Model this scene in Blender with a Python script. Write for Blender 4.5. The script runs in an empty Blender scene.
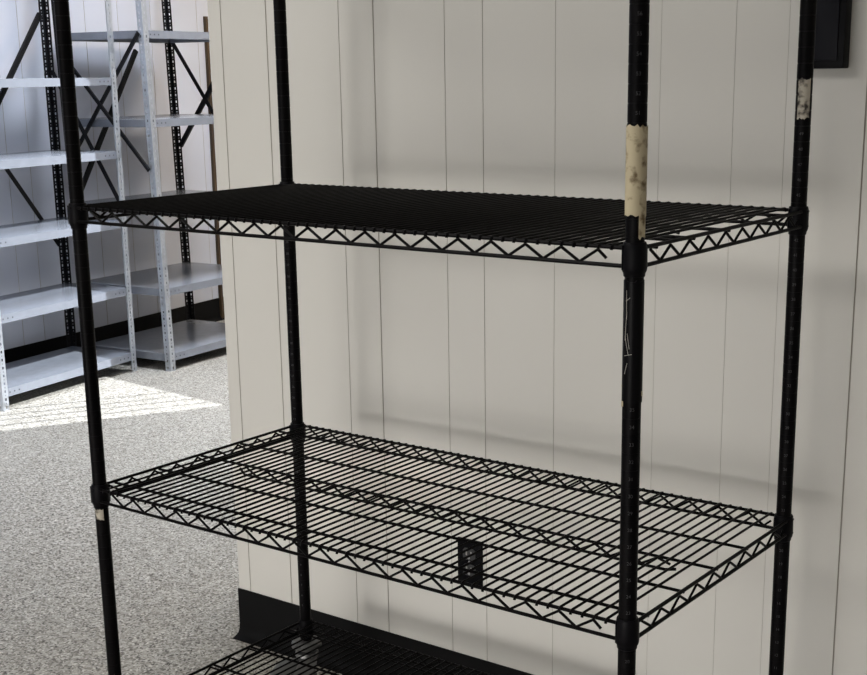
import bpy, bmesh, math, random
from mathutils import Vector, Matrix
random.seed(7)
S = bpy.context.scene
COL = S.collection
PI = math.pi

# ------------------------------------------------------------------ camera
W_PX = 867.0
F_PX, YAW, PITCH, ROLL = 1342.57, -0.6370, 0.2429, -0.0133
PX, PY = 20.5, 69.3                      # principal point off the frame's centre (cropped photo)
fw = Vector((math.sin(YAW)*math.cos(PITCH), math.cos(YAW)*math.cos(PITCH), -math.sin(PITCH)))
rt = Vector((math.cos(YAW), -math.sin(YAW), 0)); up = rt.cross(fw)
r2 = rt*math.cos(ROLL)+up*math.sin(ROLL); u2 = -rt*math.sin(ROLL)+up*math.cos(ROLL)
cam = bpy.data.cameras.new('camera'); camo = bpy.data.objects.new('camera', cam); COL.objects.link(camo)
M = Matrix.Identity(4)
for i in range(3):
    M[i][0] = r2[i]; M[i][1] = u2[i]; M[i][2] = -fw[i]
M.translation = Vector((2.0757, -1.6248, 1.4812))
camo.matrix_world = M
cam.sensor_fit = 'HORIZONTAL'; cam.sensor_width = 36; cam.lens = F_PX*36/W_PX
cam.shift_x = -PX/W_PX; cam.shift_y = PY/W_PX
cam.clip_start = 0.05
S.camera = camo

# ------------------------------------------------------------------ light
w = bpy.data.worlds.new('world'); S.world = w; w.use_nodes = True
bg = w.node_tree.nodes['Background']; bg.inputs[0].default_value = (0.86, 0.93, 1.0, 1); bg.inputs[1].default_value = 0.8

def lamp(name, kind, energy, loc, direction, color=(1, 1, 1), **kw):
    l = bpy.data.lights.new(name, kind); l.energy = energy; l.color = color
    for k, v in kw.items(): setattr(l, k, v)
    o = bpy.data.objects.new(name, l); COL.objects.link(o); o.location = loc
    o.rotation_euler = Vector(direction).to_track_quat('-Z', 'Y').to_euler()
    return o
EL = math.radians(43)
SUND = Vector((-0.995*math.cos(EL), 0.10*math.cos(EL), -math.sin(EL)))
lamp('sun', 'SUN', 8.5, (3, 2, 5), SUND, (0.91, 0.955, 1.0), angle=0.0025)
lamp('front_room_lamp', 'AREA', 60, (-0.95, -2.3, 3.3), (0.38, 0.75, -0.50), (1.0, 0.975, 0.935), shape='RECTANGLE', size=1.5, size_y=0.5)
lamp('front_fill', 'AREA', 14, (0.9, -4.3, 0.8), (0.0, 1.0, -0.05), (1.0, 0.97, 0.93), shape='RECTANGLE', size=4.0, size_y=1.5)  # added wide fill light for the partition; no window stands here
lamp('low_fill', 'AREA', 8.6, (0.5, -4.4, 0.55), (0.0, 1.0, -0.05), (1.0, 0.97, 0.93), shape='RECTANGLE', size=3.6, size_y=1.0, spread=0.75)  # added narrow fill that lifts the lower wall, no real source
lamp('back_floor_fill', 'AREA', 68, (-1.95, 3.0, 4.3), (-0.06, 0.0, -1.0), (0.82, 0.89, 1.0), shape='RECTANGLE', size=1.0, size_y=1.4, spread=1.5)  # added overhead fill to brighten the back floor; no roof opening here
lamp('window_daylight', 'AREA', 16, (-0.62, 1.9, 2.6), (-0.95, 0.1, -0.25), (0.72, 0.83, 1.0), shape='RECTANGLE', size=1.0, size_y=1.2)
lamp('back_room_lamp', 'AREA', 48, (-1.9, 4.8, 3.3), (-0.35, 0.0, -0.9), (1.0, 0.85, 0.68), shape='RECTANGLE', size=1.2, size_y=0.6)
S.view_settings.view_transform = 'Standard'; S.view_settings.look = 'None'
S.view_settings.exposure = 0.2; S.view_settings.gamma = 1.0; S.view_settings.use_curve_mapping = False

# ------------------------------------------------------------------ materials
def mat(name, color=(0.5, 0.5, 0.5), rough=0.5, metal=0.0, spec=0.5):
    m = bpy.data.materials.new(name); m.use_nodes = True
    b = m.node_tree.nodes['Principled BSDF']
    b.inputs['Base Color'].default_value = (*color, 1); b.inputs['Roughness'].default_value = rough
    b.inputs['Metallic'].default_value = metal; b.inputs['Specular IOR Level'].default_value = spec
    return m, m.node_tree, b
def noise_color(nt, b, scale, c0, c1, lo=0.35, hi=0.65, detail=3, sock='Base Color', vec='Object', stretch=None):
    tc = nt.nodes.new('ShaderNodeTexCoord'); n = nt.nodes.new('ShaderNodeTexNoise'); r = nt.nodes.new('ShaderNodeValToRGB')
    n.inputs['Scale'].default_value = scale; n.inputs['Detail'].default_value = detail
    src = tc.outputs[vec]
    if stretch:
        mp = nt.nodes.new('ShaderNodeMapping'); mp.inputs['Scale'].default_value = stretch
        nt.links.new(src, mp.inputs['Vector']); src = mp.outputs['Vector']
    nt.links.new(src, n.inputs['Vector']); nt.links.new(n.outputs['Fac'], r.inputs['Fac'])
    r.color_ramp.elements[0].position = lo; r.color_ramp.elements[1].position = hi
    r.color_ramp.elements[0].color = (*c0, 1); r.color_ramp.elements[1].color = (*c1, 1)
    if sock: nt.links.new(r.outputs['Color'], b.inputs[sock])
    return r

m_black, nt, b = mat('black_epoxy', (0.008, 0.0075, 0.0085), 0.42, 0, 0.05)
noise_color(nt, b, 60, (0.0022, 0.002, 0.0022), (0.005, 0.0045, 0.0048))
m_post, nt, b = mat('black_post_paint', (0.008, 0.0075, 0.009), 0.42, 0, 0.05)
noise_color(nt, b, 25, (0.0022, 0.002, 0.0025), (0.005, 0.0045, 0.0048), stretch=(1, 1, 0.3))
m_collar, nt, b = mat('black_collar_plastic', (0.0038, 0.0035, 0.0045), 0.45, 0, 0.07)
m_galv, nt, b = mat('galvanized_steel', (0.55, 0.58, 0.63), 0.36, 0.7)
noise_color(nt, b, 30, (0.48, 0.51, 0.56), (0.56, 0.59, 0.64), detail=3)
m_sheet, nt, b = mat('galvanized_sheet', (0.31, 0.33, 0.37), 0.25, 0.35)
noise_color(nt, b, 22, (0.25, 0.27, 0.31), (0.27, 0.29, 0.335), detail=1)
m_dsteel, nt, b = mat('dark_steel', (0.006, 0.006, 0.0075), 0.45, 0.0, 0.2)  # near-black tone for the rear posts and braces
m_hole, _, _ = mat('dark_hole', (0.02, 0.02, 0.022), 0.7)
m_rubber, _, _ = mat('black_cove_rubber', (0.004, 0.0039, 0.0042), 0.6, 0, 0.1)
m_wheel, _, _ = mat('grey_wheel_rubber', (0.08, 0.08, 0.078), 0.5)
m_zinc, nt, b = mat('zinc_fork', (0.22, 0.22, 0.22), 0.4, 0.8)
m_tape, nt, b = mat('aged_masking_tape', (0.55, 0.47, 0.30), 0.75)
ramp = noise_color(nt, b, 55, (0.12, 0.08, 0.035), (0.47, 0.40, 0.265), 0.33, 0.47, detail=6)
m_tape2, nt, b = mat('worn_pale_tape', (0.4, 0.36, 0.3), 0.75)
noise_color(nt, b, 70, (0.03, 0.025, 0.02), (0.42, 0.38, 0.31), 0.40, 0.56, detail=5)
m_btape, nt, b = mat('black_tape', (0.004, 0.0038, 0.0045), 0.35, 0, 0.06)
m_scratch, _, _ = mat('bare_scratch', (0.45, 0.43, 0.39), 0.5)
m_num, _, _ = mat('grey_number_ink', (0.028, 0.027, 0.03), 0.6)
m_gl, _, _ = mat('gloss_black_plastic', (0.003, 0.003, 0.004), 0.4, 0, 0.07)
m_boxp, _, _ = mat('charcoal_panel', (0.008, 0.008, 0.011), 0.4, 0, 0.07)
m_recf, _, _ = mat('worn_receptacle_plastic', (0.035, 0.035, 0.037), 0.5)
m_screw, _, _ = mat('steel_screw', (0.6, 0.6, 0.6), 0.3, 1.0)
m_wood, nt, b = mat('brown_wood', (0.13, 0.075, 0.03), 0.6)
noise_color(nt, b, 20, (0.035, 0.019, 0.008), (0.085, 0.05, 0.02), stretch=(1, 1, 0.1))

# panelled wall paint: faint mottling + bump
m_wall, nt, b = mat('offwhite_panel_paint', (0.6, 0.58, 0.53), 0.55, 0, 0.35)
noise_color(nt, b, 1.3, (0.59, 0.572, 0.532), (0.635, 0.617, 0.577), 0.3, 0.7, detail=4)
m_cool, nt, b = mat('panel_paint_with_cool_cast', (0.55, 0.57, 0.63), 0.5, 0, 0.35)  # bluish cast of bounced light put into the left wall's colour
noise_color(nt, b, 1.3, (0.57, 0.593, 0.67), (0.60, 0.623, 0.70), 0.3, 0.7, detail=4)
m_groove, _, _ = mat('panel_groove', (0.40, 0.375, 0.335), 0.8)
m_ceil, _, _ = mat('white_ceiling_paint', (0.68, 0.67, 0.64), 0.9)
m_glass = bpy.data.materials.new('window_glass'); m_glass.use_nodes = True
nt = m_glass.node_tree; nt.nodes.clear()
o_ = nt.nodes.new('ShaderNodeOutputMaterial'); mx = nt.nodes.new('ShaderNodeMixShader'); tr = nt.nodes.new('ShaderNodeBsdfTransparent'); gl = nt.nodes.new('ShaderNodeBsdfGlossy')
gl.inputs['Roughness'].default_value = 0.02; mx.inputs[0].default_value = 0.06
nt.links.new(tr.outputs[0], mx.inputs[1]); nt.links.new(gl.outputs[0], mx.inputs[2]); nt.links.new(mx.outputs[0], o_.inputs['Surface'])

# speckled epoxy flake floor
m_floor, nt, b = mat('speckled_epoxy_floor', (0.4, 0.38, 0.34), 0.42, 0, 0.4)
tc = nt.nodes.new('ShaderNodeTexCoord')
def vor(scale, lo, hi, c0, c1):
    v = nt.nodes.new('ShaderNodeTexVoronoi'); v.inputs['Scale'].default_value = scale
    nt.links.new(tc.outputs['Object'], v.inputs['Vector'])
    sp = nt.nodes.new('ShaderNodeSeparateColor'); nt.links.new(v.outputs['Color'], sp.inputs[0])
    r = nt.nodes.new('ShaderNodeValToRGB'); r.color_ramp.interpolation = 'LINEAR'
    r.color_ramp.elements[0].position = lo; r.color_ramp.elements[1].position = hi
    r.color_ramp.elements[0].color = (*c0, 1); r.color_ramp.elements[1].color = (*c1, 1)
    nt.links.new(sp.outputs[0], r.inputs['Fac']); return r
ra = vor(190, 0.0, 1.0, (0.035, 0.028, 0.02), (0.68, 0.66, 0.60))
ra.color_ramp.elements.new(0.12).color = (0.15, 0.135, 0.112, 1)
ra.color_ramp.elements.new(0.45).color = (0.355, 0.332, 0.292, 1)
ra.color_ramp.elements.new(0.85).color = (0.47, 0.448, 0.408, 1)
rb = vor(100, 0.0, 1.0, (0.45, 0.42, 0.36), (1.0, 1.0, 1.0)); rb.color_ramp.elements.new(0.16).color = (0.9, 0.9, 0.88, 1)
mu = nt.nodes.new('ShaderNodeMix'); mu.data_type = 'RGBA'; mu.blend_type = 'MULTIPLY'; mu.inputs[0].default_value = 0.6
nt.links.new(ra.outputs[0], mu.inputs[6]); nt.links.new(rb.outputs[0], mu.inputs[7]); nt.links.new(mu.outputs[2], b.inputs['Base Color'])

# ------------------------------------------------------------------ helpers
def box(bm, lo, hi, T=None):
    vs = [bm.verts.new((x, y, z)) for x in (lo[0], hi[0]) for y in (lo[1], hi[1]) for z in (lo[2], hi[2])]
    if T is not None:
        for v in vs: v.co = T @ v.co
    fs = [bm.faces.new([vs[i] for i in f]) for f in ((0, 1, 3, 2), (4, 6, 7, 5), (0, 4, 5, 1), (2, 3, 7, 6), (0, 2, 6, 4), (1, 5, 7, 3))]
    return vs, fs
def frame_z(d):
    d = Vector(d).normalized(); a = Vector((0, 0, 1)) if abs(d.z) < 0.9 else Vector((1, 0, 0))
    x = a.cross(d).normalized(); return x, d.cross(x)
def tube(bm, pts, r, seg=8, cap=True):
    """round wire through a list of points"""
    pts = [Vector(p) for p in pts]; rings = []
    x0 = None
    for i, p in enumerate(pts):
        d = (pts[min(i+1, len(pts)-1)]-pts[max(i-1, 0)])
        x, y = frame_z(d)
        if x0 is not None:
            dn = d.normalized(); x = (x0-dn*x0.dot(dn)).normalized(); y = dn.cross(x)
        x0 = x
        rings.append([bm.verts.new(p+(x*math.cos(2*PI*k/seg)+y*math.sin(2*PI*k/seg))*r) for k in range(seg)])
    for a, c in zip(rings, rings[1:]):
        for k in range(seg): bm.faces.new((a[k], a[(k+1) % seg], c[(k+1) % seg], c[k]))
    if cap:
        bm.faces.new(rings[0][::-1]); bm.faces.new(rings[-1])
def lathe(bm, prof, c=(0, 0), seg=24, a0=0.0, a1=2*PI):
    """prof: list of (radius, z)"""
    full = abs(a1-a0-2*PI) < 1e-6; n = seg if full else seg+1; rows = []
    for r, z in prof:
        rows.append([bm.verts.new((c[0]+r*math.cos(a0+(a1-a0)*k/seg), c[1]+r*math.sin(a0+(a1-a0)*k/seg), z)) for k in range(n)])
    for a, d in zip(rows, rows[1:]):
        for k in range(seg):
            bm.faces.new((a[k], a[(k+1) % n], d[(k+1) % n], d[k]))
    return rows
def obj(name, bm, m, parent=None, smooth=True, bevel=0):
    if bevel:
        bmesh.ops.bevel(bm, geom=bm.edges[:], offset=bevel, segments=2, affect='EDGES', profile=0.6)
    bmesh.ops.recalc_face_normals(bm, faces=bm.faces[:])
    me = bpy.data.meshes.new(name); bm.to_mesh(me); bm.free()
    for k in (m if isinstance(m, (list, tuple)) else [m]): me.materials.append(k)
    if smooth:
        for p in me.polygons: p.use_smooth = True
        try: me.set_sharp_from_angle(angle=math.radians(35))
        except Exception: pass
    o = bpy.data.objects.new(name, me); COL.objects.link(o)
    if parent: o.parent = parent
    return o
def thing(name, label, cat, loc=(0, 0, 0), rz=0.0, group=None):
    o = bpy.data.objects.new(name, None); COL.objects.link(o); o.location = loc; o.rotation_euler = (0, 0, rz)
    o.empty_display_size = 0.1; o['label'] = label; o['category'] = cat
    if group: o['group'] = group
    return o
def add_to(o, bm, m):
    """surface marks join the mesh they lie on, in a material of their own"""
    o.data.materials.append(m); k = len(o.data.materials)-1
    for f in bm.faces: f.material_index = k
    t = bpy.data.meshes.new('t'); bm.to_mesh(t); bm.free()
    b2 = bmesh.new(); b2.from_mesh(o.data); b2.from_mesh(t); b2.to_mesh(o.data); b2.free(); bpy.data.meshes.remove(t)
def struct(name, bm, m, parent=None, smooth=False):
    o = obj(name, bm, m, parent, smooth); o['kind'] = 'structure'; return o
def NB(): return bmesh.new()

# ------------------------------------------------------------------ the setting
L, D = 1.185, 0.5717            # rack, between post axes
WY = D+0.2                      # front face of the white partition
CEIL = 4.7
bm = NB(); box(bm, (-7, -7.2, -0.05), (4.6, 7.2, 0)); struct('floor', bm, m_floor)
def slab(bm, poly, z0, z1):
    a = [bm.verts.new((x, y, z0)) for x, y in poly]; c = [bm.verts.new((x, y, z1)) for x, y in poly]; n = len(poly)
    bm.faces.new(a[::-1]); bm.faces.new(c)
    for k in range(n): bm.faces.new((a[k], a[(k+1) % n], c[(k+1) % n], c[k]))
bm = NB(); slab(bm, [(-7, -7.2), (4.6, -7.2), (4.6, 0.9), (-0.42, 0.9), (-0.76, 1.25), (-0.05, 2.40), (1.95, 6.2), (2.2, 7.2), (-7, 7.2)], CEIL, CEIL+0.05)
struct('ceiling', bm, m_ceil)

def panel_wall(name, x0, x1, h, thick, grooves, T, soft={}, paint=None):
    """vertical plank wall; its face is the local plane y=0 looking to -y, with narrow V grooves cut in"""
    bm = NB(); gw, gd = 0.0016, 0.0026
    xs = [x0]; prof = [(x0, 0.0)]
    for g in sorted(grooves):
        q = soft.get(g, 1.0); prof += [(g-gw*q, 0.0), (g, gd*q), (g+gw*q, 0.0)]
    prof += [(x1, 0.0)]
    zs = (0, h); rows = [[bm.verts.new(T @ Vector((x, y, z))) for z in zs] for x, y in prof]
    for i in range(len(rows)-1):
        f = bm.faces.new((rows[i][0], rows[i+1][0], rows[i+1][1], rows[i][1]))
        if prof[i][1] > 0 or prof[i+1][1] > 0: f.material_index = 1
    bk = [[bm.verts.new(T @ Vector((x, thick, z))) for z in zs] for x in (x0, x1)]
    bm.faces.new((bk[0][0], bk[0][1], bk[1][1], bk[1][0]))
    bm.faces.new((rows[0][0], rows[0][1], bk[0][1], bk[0][0])); bm.faces.new((rows[-1][0], bk[1][0], bk[1][1], rows[-1][1]))
    bm.faces.new([r[1] for r in rows]+[bk[1][1], bk[0][1]]); bm.faces.new([r[0] for r in rows][::-1]+[bk[0][0], bk[1][0]])
    return struct(name, bm, [paint or m_wall, m_groove])

def cove(name, x0, x1, T, h=0.137, toe=0.032, end_cap=True):
    prof = [(0.0, h), (0.0035, h), (0.0042, h-0.003), (0.0042, 0.034), (0.006, 0.022), (0.011, 0.012), (0.02, 0.006), (toe, 0.0025), (toe, 0.0), (0.0, 0.0)]
    bm = NB(); A = [bm.verts.new(T @ Vector((x0, -y, z))) for y, z in prof]; B = [bm.verts.new(T @ Vector((x1, -y, z))) for y, z in prof]
    n = len(prof)
    for k in range(n): bm.faces.new((A[k], A[(k+1) % n], B[(k+1) % n], B[k]))
    bm.faces.new(A); bm.faces.new(B[::-1])
    return struct(name, bm, m_rubber, None, True)

# white plank partition the rack stands in front of
XE = -0.429
g1 = [-0.386, -0.235, -0.009, 0.093, 0.290, 0.390, 0.571, 0.811, 0.966, 1.070, 1.220, 1.37, 1.60, 1.70, 1.90, 2.0, 2.18, 2.41, 2.57, 2.67, 2.83, 3.0, 3.2, 3.4, 3.6]
T0 = Matrix.Translation((0, WY, 0))
panel_wall('wall_center', XE, 4.0, CEIL, 0.12, g1, T0, {0.571: 0.4, 0.811: 0.25, 0.966: 0.3, 1.070: 0.22, -0.009: 0.7, 0.29: 0.6, 0.39: 0.6})
cove('baseboard_center', XE-0.002, 3.995, T0)

# far left plank wall, slightly turned
wt = Vector((-0.153, 0.988, 0)).normalized(); wn = Vector((wt.y, -wt.x, 0))
def Tframe(o, ex, ey):
    m = Matrix.Identity(4)
    for i in range(3): m[i][0] = ex[i]; m[i][1] = ey[i]; m[i][2] = (0, 0, 1)[i]
    m.translation = Vector(o); return m
T1 = Tframe((-3.81, 2.515, 0), wt, -wn)
g2 = [0.067, 0.218, 0.443, 0.544, 0.705, 0.965, 1.14, 1.24, 1.42, 1.66, 1.82, 1.92, 2.08, 2.3, 2.5] + [-0.08, -0.33, -0.43, -0.62, -0.72, -0.9, -1.14, -1.3, -1.4, -1.55, -1.77, -2.0, -2.3, -2.6]
panel_wall('wall_left', -9.0, 3.9, CEIL, 0.12, g2, T1, paint=m_cool)
cove('baseboard_left', -5.0, 3.85, T1)
# wooden casing on that wall
bm = NB(); box(bm, (1.722, -0.02, 0), (1.742, -0.0002, 1.835), T1); o = struct('trim_1', bm, m_wood)

# the rest of the shell (behind and beside the camera, behind the partition)
bm = NB(); box(bm, (4.0, -6.4, 0), (4.12, 0.9, CEIL)); struct('wall_right', bm, m_wall)
bm = NB(); box(bm, (-5.2, 6.0, 0), (2.3, 6.12, CEIL)); struct('wall_back', bm, m_wall)
# front wall with wide window openings that the daylight comes through
bm = NB(); Y0 = -6.3
box(bm, (0.4, Y0, 0), (3.99, Y0+0.12, CEIL)); box(bm, (-5.0, Y0, 0), (0.39, Y0+0.12, 0.5)); box(bm, (-5.0, Y0, 3.0), (0.39, Y0+0.12, CEIL)); box(bm, (-5.0, Y0, 0.51), (-3.2, Y0+0.12, 2.99))
struct('wall_front', bm, m_wall)
bm = NB()
for x in (-3.2, -2.0, -0.8, 0.34): box(bm, (x, Y0+0.02, 0.5), (x+0.05, Y0+0.10, 3.0))
for z in (0.5, 1.7, 2.95): box(bm, (-3.145, Y0+0.022, z), (0.335, Y0+0.098, z+0.05))
wf = struct('window_1', bm, m_ceil)
bm = NB(); box(bm, (-3.15, Y0+0.055, 0.55), (0.34, Y0+0.061, 2.95)); struct('window_pane', bm, m_glass, wf)

# window wall behind the partition: the low sun enters here
wu = Vector((-0.483, -0.876, 0)).normalized()
KD = 2.3
Wc = Vector((-2.382, 2.631, 0))-SUND/ (math.cos(EL))*KD    # lower right corner of the glass
SILL = Wc.z; Wc.z = 0
wv = Vector((wu.y, -wu.x, 0))
if wv.x < 0: wv = -wv
T2 = Tframe(Wc, wu, wv)
WW, WT = 1.35, 4.5
bm = NB(); th = 0.04
box(bm, (-4.1, 0, 0), (-0.001, th, CEIL), T2); box(bm, (0, 0, 0), (WW, th, SILL-0.001), T2); box(bm, (0, 0, WT), (WW, th, CEIL), T2)
e0 = T2 @ Vector((WW+0.001, 0, 0)); e1 = Vector((-0.405, 0.8925, 0)); ed = (e1-e0); ln = ed.length; ed.normalize()
box(bm, (0, 0, 0), (ln, 0.03, CEIL), Tframe(e0, ed, Vector((-ed.y, ed.x, 0))))
struct('wall_east', bm, m_wall)
bm = NB()
for k in (0.110, 0.213, 0.304, 0.41): box(bm, (0.0, 0.012, SILL+k), (WW, 0.022, SILL+k+0.008), T2)
box(bm, (WW-0.02, 0.005, SILL), (WW, th-0.005, WT), T2)
w2 = struct('window_2', bm, m_galv)
bm = NB(); box(bm, (0, 0.026, SILL), (WW-0.02, 0.030, WT), T2); struct('window_pane', bm, m_glass, w2)

# ------------------------------------------------------------------ black wire rack
Z1, Z2, Z3 = 1.2474, 0.6968, 0.2111
E_ = 0.010
PR = 0.0134
rack = thing('wire_shelving_unit', 'tall black wire shelving rack with taped posts, standing before the white plank partition', 'shelf')
corners = [('FL', 0, 0), ('FR', L, 0), ('BR', L, D), ('BL', 0, D)]
POST0, POST1 = 0.145, 1.90

def post_mesh():
    bm = NB(); prof = [(0.0, POST0), (PR-0.001, POST0), (PR, POST0+0.001)]
    z = POST0+0.0254
    while z < POST1-0.01:
        prof += [(PR, z-0.0007), (PR-0.0006, z-0.0006), (PR-0.0006, z+0.0006), (PR, z+0.0007)]; z += 0.0254
    prof += [(PR, POST1-0.002), (PR-0.002, POST1), (0.0, POST1)]
    lathe(bm, prof, seg=20); bmesh.ops.remove_doubles(bm, verts=bm.verts[:], dist=1e-6)
    return bm
posts = {}
for n, x, y in corners:
    o = obj('post', post_mesh(), m_post, rack)
    o.location = (x, y, 0); posts[n] = o

def wrap(name, parent, m, z0, z1, r, a0, a1, seg=20, jag=0.0, rows=6):
    """tape wrapped round a post, from angle a0 to a1, with ragged ends"""
    bm = NB(); full = abs(a1-a0-2*PI) < 1e-6; n = seg if full else seg+1
    top = [z1+random.uniform(-jag, jag) for _ in range(n)]; bot = [z0+random.uniform(-jag, jag) for _ in range(n)]
    for rr in (r, r-0.0006):
        R = []
        for j in range(rows+1):
            f = j/rows
            R.append([bm.verts.new((rr*math.cos(a0+(a1-a0)*k/seg), rr*math.sin(a0+(a1-a0)*k/seg), bot[k]*(1-f)+top[k]*f)) for k in range(n)])
        for j in range(rows):
            for k in range(seg): bm.faces.new((R[j][k], R[j][(k+1) % n], R[j+1][(k+1) % n], R[j+1][k]))
        if rr == r: first = R
        else:
            for A, B in ((first[0], R[0]), (first[-1], R[-1])):
                for k in range(seg): bm.faces.new((A[k], A[(k+1) % n], B[(k+1) % n], B[k]))
            if not full:
                for k in (0, -1):
                    for j in range(rows): bm.faces.new((first[j][k], first[j+1][k], R[j+1][k], R[j][k]))
    return obj(name, bm, m, parent)
CA = math.atan2(-1.62, 0.89)          # azimuth from front right post towards the photographer
t = wrap('masking_tape', posts['FR'], m_tape, 1.292, 1.411, PR+0.0012, 0, 2*PI, 24, 0.0025, 8); t['label'] = 'stained cream masking tape'
t = wrap('masking_tape', posts['FR'], m_tape, 1.262, 1.300, PR+0.0013, CA+0.35, CA+1.2, 6, 0.003, 3); t['label'] = 'torn strip of cream masking tape hanging lower'
btape = t = wrap('black_tape', posts['FR'], m_btape, 1.031, 1.203, PR+0.0010, 0, 2*PI, 24, 0.002, 6); t['label'] = 'scratched black tape with torn lower end'
for a, z, hh, ww in ((CA-1.25, 1.024, 0.008, 0.5), (CA+1.35, 1.041, 0.006, 0.4), (CA-1.4, 1.052, 0.004, 0.2)):
    wrap('torn_tape_bit', posts['FR'], m_tape, z, z+hh, PR+0.0014, a-ww/2, a+ww/2, 4, 0.0012, 2)
bm = NB()
for (a, z, a2, z2) in ((CA-.75, 1.19, CA-.7, 1.15), (CA-.7, 1.16, CA-.85, 1.12), (CA-.85, 1.125, CA-.45, 1.1), (CA-.6, 1.13, CA-.35, 1.108), (CA-.9, 1.098, CA-.1, 1.101), (CA-.85, 1.072, CA-.55, 1.088), (CA-.8, 1.175, CA-.35, 1.18)):
    r = PR+0.0011
    tube(bm, [(r*math.cos(a*(1-f)+a2*f), r*math.sin(a*(1-f)+a2*f), z*(1-f)+z2*f) for f in (0, .25, .5, .75, 1)], 0.00032, 5)
add_to(btape, bm, m_scratch)
CB = math.atan2(-2.19, 0.89)
t = wrap('worn_tape', posts['BR'], m_tape2, 1.402, 1.466, PR+0.0010, CB-0.75, CB+0.75, 10, 0.002, 4); t['label'] = 'worn pale tape remnant'
t = wrap('paper_sticker', posts['FL'], m_tape2, 0.634, 0.655, PR+0.0010, -1.75, -0.45, 8, 0.0015, 3); t['label'] = 'torn pale sticker under the shelf collar'

# shelf position numbers printed in the post grooves
def numbers(post, ang, z0, z1):
    deps = bpy.context.evaluated_depsgraph_get(); bm = NB()
    i = int((z0-POST0)/0.0254)
    while POST0+i*0.0254 < z1:
        z = POST0+(i+0.5)*0.0254; i += 1
        cu = bpy.data.curves.new('n', 'FONT'); cu.body = str(i); cu.size = 0.0072; cu.align_x = 'CENTER'; cu.align_y = 'CENTER'; cu.extrude = 0.0001
        tmp = bpy.data.objects.new('n', cu); me = tmp.to_mesh()
        R = PR+0.0002; T = Matrix.Rotation(ang+PI/2, 4, 'Z')
        st = len(bm.verts); bm.from_mesh(me); bm.verts.ensure_lookup_table()
        for v in bm.verts[st:]:
            x, y, zz = v.co; th = x/R; rr = R+zz
            p = Vector((rr*math.sin(th), -rr*math.cos(th), y)); p = T @ p; p.z += z; v.co = p
        tmp.to_mesh_clear(); bpy.data.objects.remove(tmp); bpy.data.curves.remove(cu)
    add_to(post, bm, m_num)
numbers(posts['FR'], CA+0.05, 0.40, 1.02)
numbers(posts['FR'], CA+0.05, 1.43, 1.90)
numbers(posts['BR'], CB-0.1, 0.25, 1.38)
numbers(posts['BL'], CB-0.1, 0.25, 1.20)

RW, DWR, ZW = 0.0031, 0.00225, 0.0023      # rim wire, deck wire and zigzag wire radii
GAP = 0.025
def edge_truss(bm, p0, p1, z, phase, period, half=True):
    """zigzag wire between the two rim wires from p0 to p1 (xy)"""
    p0 = Vector((*p0, 0)); p1 = Vector((*p1, 0)); n = (p1-p0); ln = n.length; n.normalize()
    pts = []; s = phase; k = 0
    zt, zb = z-RW-0.0015, z-GAP+0.0015
    while s < ln-0.03:
        pts.append(p0+n*s+Vector((0, 0, zt if k % 2 == 0 else zb))); s += period/2; k += 1
    e = pts[-1]; d = (pts[-1].z == zt)
    pts.append(e+n*period*0.22+Vector((0, 0, -0.45*GAP if e.z > z-GAP/2 else 0.45*GAP)))
    for a, c in zip(pts, pts[1:]): tube(bm, [a, c], ZW, 6)
def arc(cx, cy, r, a0, a1, z, n=6): return [(cx+r*math.cos(a0+(a1-a0)*k/n), cy+r*math.sin(a0+(a1-a0)*k/n), z) for k in range(n+1)]

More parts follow.
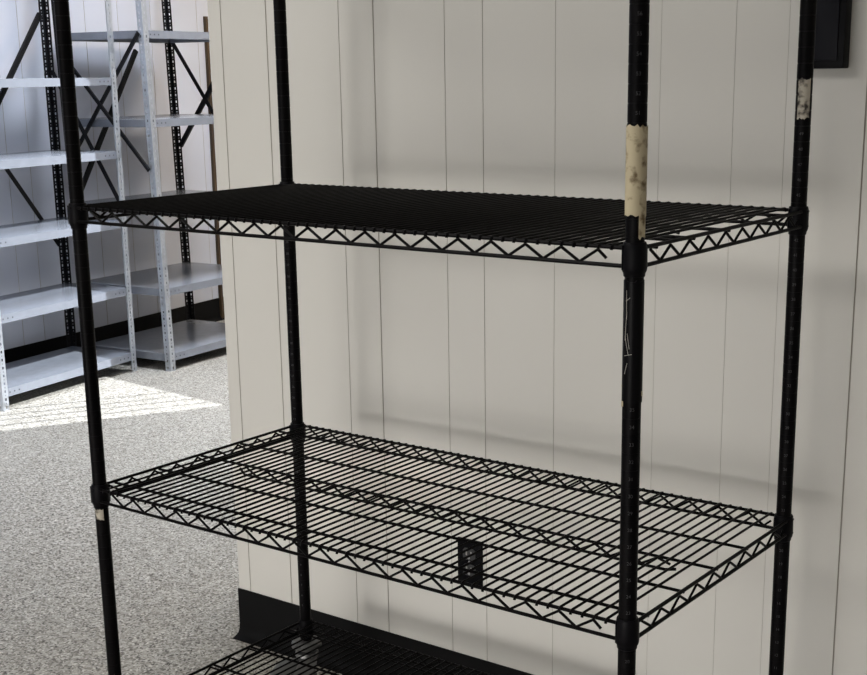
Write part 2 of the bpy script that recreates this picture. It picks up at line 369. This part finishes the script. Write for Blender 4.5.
def collar_mesh():
    bm = NB()
    prof = [(PR+0.0004, 0.008), (0.0154, 0.008), (0.0161, 0.0065), (0.0174, -0.002), (0.0180, -0.026), (0.0170, -0.032), (0.0154, -0.0345), (0.0150, -0.039), (PR+0.0004, -0.040)]
    lathe(bm, prof+[prof[0]], seg=28)
    for a in (0.9, 0.9+PI):           # split seams of the sleeve
        T = Matrix.Rotation(a, 4, 'Z'); box(bm, (0.0165, -0.0012, -0.030), (0.0188, 0.0012, 0.004), T)
    bmesh.ops.remove_doubles(bm, verts=bm.verts[:], dist=1e-6)
    return bm
collar_me = None
def make_shelf(z):
    global collar_me
    # deck: cross wires lying on long stringers
    bm = NB(); zt = z+RW-0.0005
    n = 57
    for i in range(n):
        x = 0.0285+i*(L-0.057)/(n-1)
        tube(bm, [(x, -E_-0.0048, zt-0.0062), (x, -E_-0.0035, zt-0.001), (x, -E_+0.002, zt), (x, D+E_-0.002, zt), (x, D+E_+0.0035, zt-0.001), (x, D+E_+0.0048, zt-0.0062)], DWR, 6)
    for y in (0.047, 0.162, 0.281, 0.398, 0.522):
        tube(bm, [(-E_, y, z-0.0035), (L+E_, y, z-0.0035)], 0.0028, 8)
    sh = obj('shelf', bm, m_black, rack)
    # rim: two wires and a zigzag on each side
    bm = NB()
    cr = 0.0125
    for zz, r in ((z, RW), (z-GAP, RW)):
        tube(bm, [(0.012, -E_, zz), (L-0.012, -E_, zz)], r); tube(bm, [(0.012, D+E_, zz), (L-0.012, D+E_, zz)], r)
        tube(bm, [(-E_, 0.012, zz), (-E_, D-0.012, zz)], r); tube(bm, [(L+E_, 0.012, zz), (L+E_, D-0.012, zz)], r)
        # the wires bend round the outside of the collars of the rear and left corners
        for cx, cy, q in ((0, 0, PI), (L, D, 0), (0, D, PI/2)):
            tube(bm, arc(cx, cy, 0.0165, q-0.1, q+PI/2+0.1, zz, 8), r*0.7, 6)
    edge_truss(bm, (0, -E_), (L, -E_), z, 0.0495, 0.0602)
    edge_truss(bm, (0, D+E_), (L, D+E_), z, 0.03, 0.0602)
    edge_truss(bm, (-E_, 0), (-E_, D), z, 0.03, 0.0600)
    edge_truss(bm, (L+E_, 0), (L+E_, D), z, 0.026, 0.0600)
    obj('rim', bm, m_black, sh)
    # mid truss below the centre stringer, with bent wire ends
    bm = NB(); y = 0.281
    tube(bm, [(0.105, y, z-0.012), (0.118, y, z-GAP+0.001), (1.100, y, z-GAP+0.001), (1.118, y+0.004, z-GAP+0.004)], 0.0028, 8)
    pts = []; s = 0.122; k = 0
    while s < 1.09: pts.append((s, y, z-0.006 if k % 2 == 0 else z-GAP+0.003)); s += 0.0301; k += 1
    pts.append((s-0.006, y, z-0.013))
    for a, c in zip(pts, pts[1:]): tube(bm, [a, c], ZW, 6)
    obj('center_truss', bm, m_black, sh)
    for n_, x, y in corners:
        if collar_me is None:
            c = obj('collar', collar_mesh(), m_collar, sh); collar_me = c.data
        else:
            c = bpy.data.objects.new('collar', collar_me); COL.objects.link(c); c.parent = sh
        c.location = (x, y, z)
    return sh
for z in (1.80, Z1, Z2, Z3): make_shelf(z)

# swivel casters under the posts
def make_caster(x, y, rz):
    T = Matrix.Translation((x, y, 0)) @ Matrix.Rotation(rz, 4, 'Z')
    bm = NB()                                     # swivel head + fork
    lathe(bm, [(0, POST0-0.0005), (0.013, POST0-0.0005), (0.013, POST0-0.006), (0.027, POST0-0.008), (0.029, POST0-0.016), (0.024, POST0-0.024), (0, POST0-0.024)], seg=24)
    for s in (-1, 1):
        pl = [(-0.022, POST0-0.022), (0.020, POST0-0.022), (0.046, 0.066), (0.042, 0.052), (0.028, 0.052), (-0.018, 0.100)]
        for off in (0.019,):
            a = [bm.verts.new((px, s*off, pz)) for px, pz in pl]; c = [bm.verts.new((px, s*(off+0.003), pz)) for px, pz in pl]
            bm.faces.new(a); bm.faces.new(c[::-1]); m_ = len(pl)
            for k in range(m_): bm.faces.new((a[k], a[(k+1) % m_], c[(k+1) % m_], c[k]))
    bmesh.ops.transform(bm, matrix=T, verts=bm.verts[:])
    bmesh.ops.remove_doubles(bm, verts=bm.verts[:], dist=1e-6)
    f = obj('caster', bm, m_zinc, rack)
    bm = NB(); rows = lathe(bm, [(0.008, -0.013), (0.046, -0.015), (0.056, -0.012), (0.060, -0.004), (0.060, 0.004), (0.056, 0.012), (0.046, 0.015), (0.008, 0.013), (0.008, -0.013)], seg=36)
    R = Matrix.Translation((0.036, 0, 0.060)) @ Matrix.Rotation(PI/2, 4, 'X')
    bmesh.ops.transform(bm, matrix=T @ R, verts=bm.verts[:]); obj('wheel', bm, m_wheel, f)
    bm = NB(); tube(bm, [(0.036, -0.026, 0.060), (0.036, 0.026, 0.060)], 0.005, 8); bmesh.ops.transform(bm, matrix=T, verts=bm.verts[:]); obj('axle', bm, m_zinc, f)
    bm = NB(); lathe(bm, [(0.0135, 0.168), (0.030, 0.166), (0.036, 0.160), (0.036, 0.150), (0.030, 0.146), (0.0135, 0.146), (0.0135, 0.168)], (x, y), 28)
    obj('bumper', bm, m_wheel, f)
for (n_, x, y), a in zip(corners, (0.6, 2.2, -0.7, -2.3)): make_caster(x, y, a)

# ------------------------------------------------------------------ things on the partition
def plate(bm, x0, x1, z0, z1, y0, y1, T=None): return box(bm, (x0, y0, z0), (x1, y1, z1), T)
out = thing('electrical_outlet', 'black duplex electrical outlet low on the white partition, seen through the middle wire shelf', 'outlet', (0.346, WY, 0.377))
bm = NB(); plate(bm, -0.0345, 0.0345, -0.0545, 0.0545, -0.006, -0.0003); obj('cover_plate', bm, m_gl, out, True, 0.0012)
for zc in (0.0195, -0.0195):
    bm = NB(); pr = []
    for k in range(24):
        a = 2*PI*k/24; pr.append((max(-0.0172, min(0.0172, 0.0175*math.cos(a)*1.12)), zc+max(-0.0138, min(0.0138, 0.0172*math.sin(a)))))
    A = [bm.verts.new((px, -0.0062, pz)) for px, pz in pr]; B = [bm.verts.new((px, -0.0088, pz)) for px, pz in pr]
    bm.faces.new(B); bm.faces.new(A[::-1])
    for k in range(24): bm.faces.new((A[k], A[(k+1) % 24], B[(k+1) % 24], B[k]))
    nf = len(bm.faces)
    for px, hh in ((-0.0066, 0.0056), (0.0066, 0.0048)): box(bm, (px-0.0019, -0.0093, zc+0.0025-hh), (px+0.0019, -0.0089, zc+0.0025+hh))
    tube(bm, [(0, -0.0089, zc-0.0085), (0, -0.0093, zc-0.0085)], 0.0034, 12)
    bm.faces.ensure_lookup_table()
    for f in bm.faces[nf:]: f.material_index = 1
    obj('receptacle', bm, [m_recf, m_screw], out)
bm = NB(); tube(bm, [(0, -0.0062, 0), (0, -0.0072, 0)], 0.003, 14); obj('screw', bm, m_screw, out)

bx = thing('electrical_box', 'black rectangular electrical box on the white partition, partly behind the rear right rack post', 'box', (1.143, WY, 1.562))
bm = NB(); plate(bm, -0.042, 0.042, -0.080, 0.080, -0.030, -0.0003); obj('housing', bm, m_gl, bx, True, 0.003)
bm = NB(); plate(bm, -0.033, 0.031, -0.066, 0.066, -0.0335, -0.0302); obj('front_panel', bm, m_boxp, bx, True, 0.0012)

# ------------------------------------------------------------------ galvanized angle shelving in the far corner
def flange(bm, z0, z1, wdt, T, th=0.002):
    """perforated strip: local x across, y thickness, z up; large slots and small holes alternate"""
    P = 0.037; xc = wdt*0.56
    def rect(x0, x1, a, c):
        if c-a > 1e-5 and x1-x0 > 1e-5: box(bm, (x0, 0, a), (x1, th, c), T)
    hw, sw = 0.0048, 0.0024
    rect(0, xc-hw, z0, z1); rect(xc+hw, wdt, z0, z1)
    z = z0+0.01; last = z0
    while z < z1-0.04:
        rect(xc-hw, xc+hw, last, z)                     # up to the slot
        a = z+0.0125                                      # slot top
        b0 = z+P/2+0.0035; b1 = b0+0.0055                 # small hole
        rect(xc-hw, xc+hw, a, b0); rect(xc-hw, xc-sw, b0, b1); rect(xc+sw, xc+hw, b0, b1)
        last = b1; z += P
    rect(xc-hw, xc+hw, last, z1)
def angle_post(parent, cx, cy, sx, sy, h, wdt=0.036, m=None):
    """L angle with its outer corner at (cx,cy); legs run towards +sx*x and +sy*y"""
    bm = NB()
    Tx = Tframe((cx, cy, 0), (sx, 0, 0), (0, sy, 0)); flange(bm, 0, h, wdt, Tx)
    Ty = Tframe((cx, cy+sy*0.002, 0), (0, sy, 0), (sx, 0, 0)); flange(bm, 0, h, wdt-0.002, Ty)
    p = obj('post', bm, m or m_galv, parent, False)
    if m: p['label'] = 'dark rear post'
    return p
def bar(parent, p0, p1, nrm, wdt=0.024, th=0.003):
    """flat brace from p0 to p1, its face along nrm"""
    p0 = Vector(p0); p1 = Vector(p1); d = (p1-p0).normalized(); n = Vector(nrm).normalized(); s = n.cross(d).normalized()
    bm = NB(); vs = []
    for p in (p0, p1):
        for a, c in ((-1, 0), (1, 0), (1, 1), (-1, 1)): vs.append(bm.verts.new(p+s*a*wdt/2+n*c*th))
    # a folded edge stiffens it
    for k in range(4): bm.faces.new((vs[k], vs[(k+1) % 4], vs[4+(k+1) % 4], vs[4+k]))
    bm.faces.new(vs[:4][::-1]); bm.faces.new(vs[4:])
    ls = []
    for p in (p0, p1):
        for a, c in ((1, 0), (1, 1)):
            for q in (0.0, 0.012): ls.append(bm.verts.new(p+s*(a*wdt/2+(0.0 if c == 0 else 0.002))+n*(th+q)))
    for f in ((0, 1, 5, 4), (2, 6, 7, 3), (1, 3, 7, 5), (0, 4, 6, 2), (0, 2, 3, 1), (4, 5, 7, 6)): bm.faces.new([ls[k] for k in f])
    o = obj('brace', bm, m_dsteel, parent, False); o['label'] = 'dark brace'; return o
def steel_shelf(parent, w_, d_, z, lip=0.038):
    """folded sheet shelf: local x = along the front, y = depth to the back"""
    bm = NB(); g = 0.0035; t_ = 0.0015
    box(bm, (g, g, z-t_), (w_-g, d_-g, z))
    box(bm, (g, g, z-lip), (w_-g, g+t_, z-t_)); box(bm, (g, d_-g-t_, z-lip), (w_-g, d_-g, z-t_))
    box(bm, (g, g+t_, z-lip), (g+t_, d_-g-t_, z-t_)); box(bm, (w_-g-t_, g+t_, z-lip), (w_-g, d_-g-t_, z-t_))
    box(bm, (g, g+t_, z-lip), (w_-g, g+0.012, z-lip+t_)); box(bm, (g, d_-g-0.012, z-lip), (w_-g, d_-g-t_, z-lip+t_))
    nf = len(bm.faces)                                   # bolt slots near both ends of the front lip
    for x in (0.055, 0.085, w_-0.055, w_-0.085, w_-0.115, 0.115):
        tube(bm, [(x-0.003, g-0.0004, z-lip/2), (x-0.003, g-0.0001, z-lip/2)], 0.0042, 10)
    bm.faces.ensure_lookup_table()
    for f in bm.faces[nf:]: f.material_index = 1
    return obj('shelf', bm, [m_sheet, m_hole], parent, False)
def shelving(label, front_left, tdir, w_, d_, zs, h):
    """front_left: front corner nearest the viewer; tdir: direction of the front"""
    t_ = Vector((*tdir, 0)).normalized(); rz = math.atan2(t_.y, t_.x)
    u = thing('steel_shelving_unit', label, 'shelf', (*front_left, 0), rz, 'galvanized shelving units in the corner')
    for cx, sx in ((0, 1), (w_, -1)):
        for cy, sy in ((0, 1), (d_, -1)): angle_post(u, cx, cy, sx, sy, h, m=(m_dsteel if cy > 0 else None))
    for z in zs: steel_shelf(u, w_, d_, z)
    return u
A = shelving('left of the two galvanized steel shelving units, with sunlit shelf fronts', (-3.157, 1.965), (-0.1755, 0.9845), 0.948, 0.43, (0.100, 0.441, 0.785, 1.130, 1.487), 2.1)
wA, dA = 0.948, 0.43
# cross braces on A's back and on its right end (local x along the front, y = depth)
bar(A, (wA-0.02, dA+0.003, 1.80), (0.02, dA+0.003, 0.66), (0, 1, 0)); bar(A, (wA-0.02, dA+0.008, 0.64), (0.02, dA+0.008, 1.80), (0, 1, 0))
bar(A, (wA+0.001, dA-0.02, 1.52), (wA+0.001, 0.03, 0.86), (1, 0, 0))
B = shelving('shaded galvanized steel shelving unit, right of the two, partly hidden by the white partition', (-3.160, 2.985), (-0.105, 0.994), 0.86, 0.61, (0.089, 0.430, 0.850, 1.280, 1.710), 2.1)
wB, dB = 0.86, 0.61
LEAN = 0.022
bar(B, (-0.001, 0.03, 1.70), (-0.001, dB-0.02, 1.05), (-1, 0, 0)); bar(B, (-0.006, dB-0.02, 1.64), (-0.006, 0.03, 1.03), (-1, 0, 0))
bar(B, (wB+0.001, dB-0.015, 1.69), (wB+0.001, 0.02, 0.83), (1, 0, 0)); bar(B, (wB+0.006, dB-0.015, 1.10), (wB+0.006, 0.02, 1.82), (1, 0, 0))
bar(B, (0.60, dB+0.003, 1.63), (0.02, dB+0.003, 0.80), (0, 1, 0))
for o in B.children:                                    # this unit's uprights lean back a little
    for v in o.data.vertices: v.co.y += LEAN*v.co.z
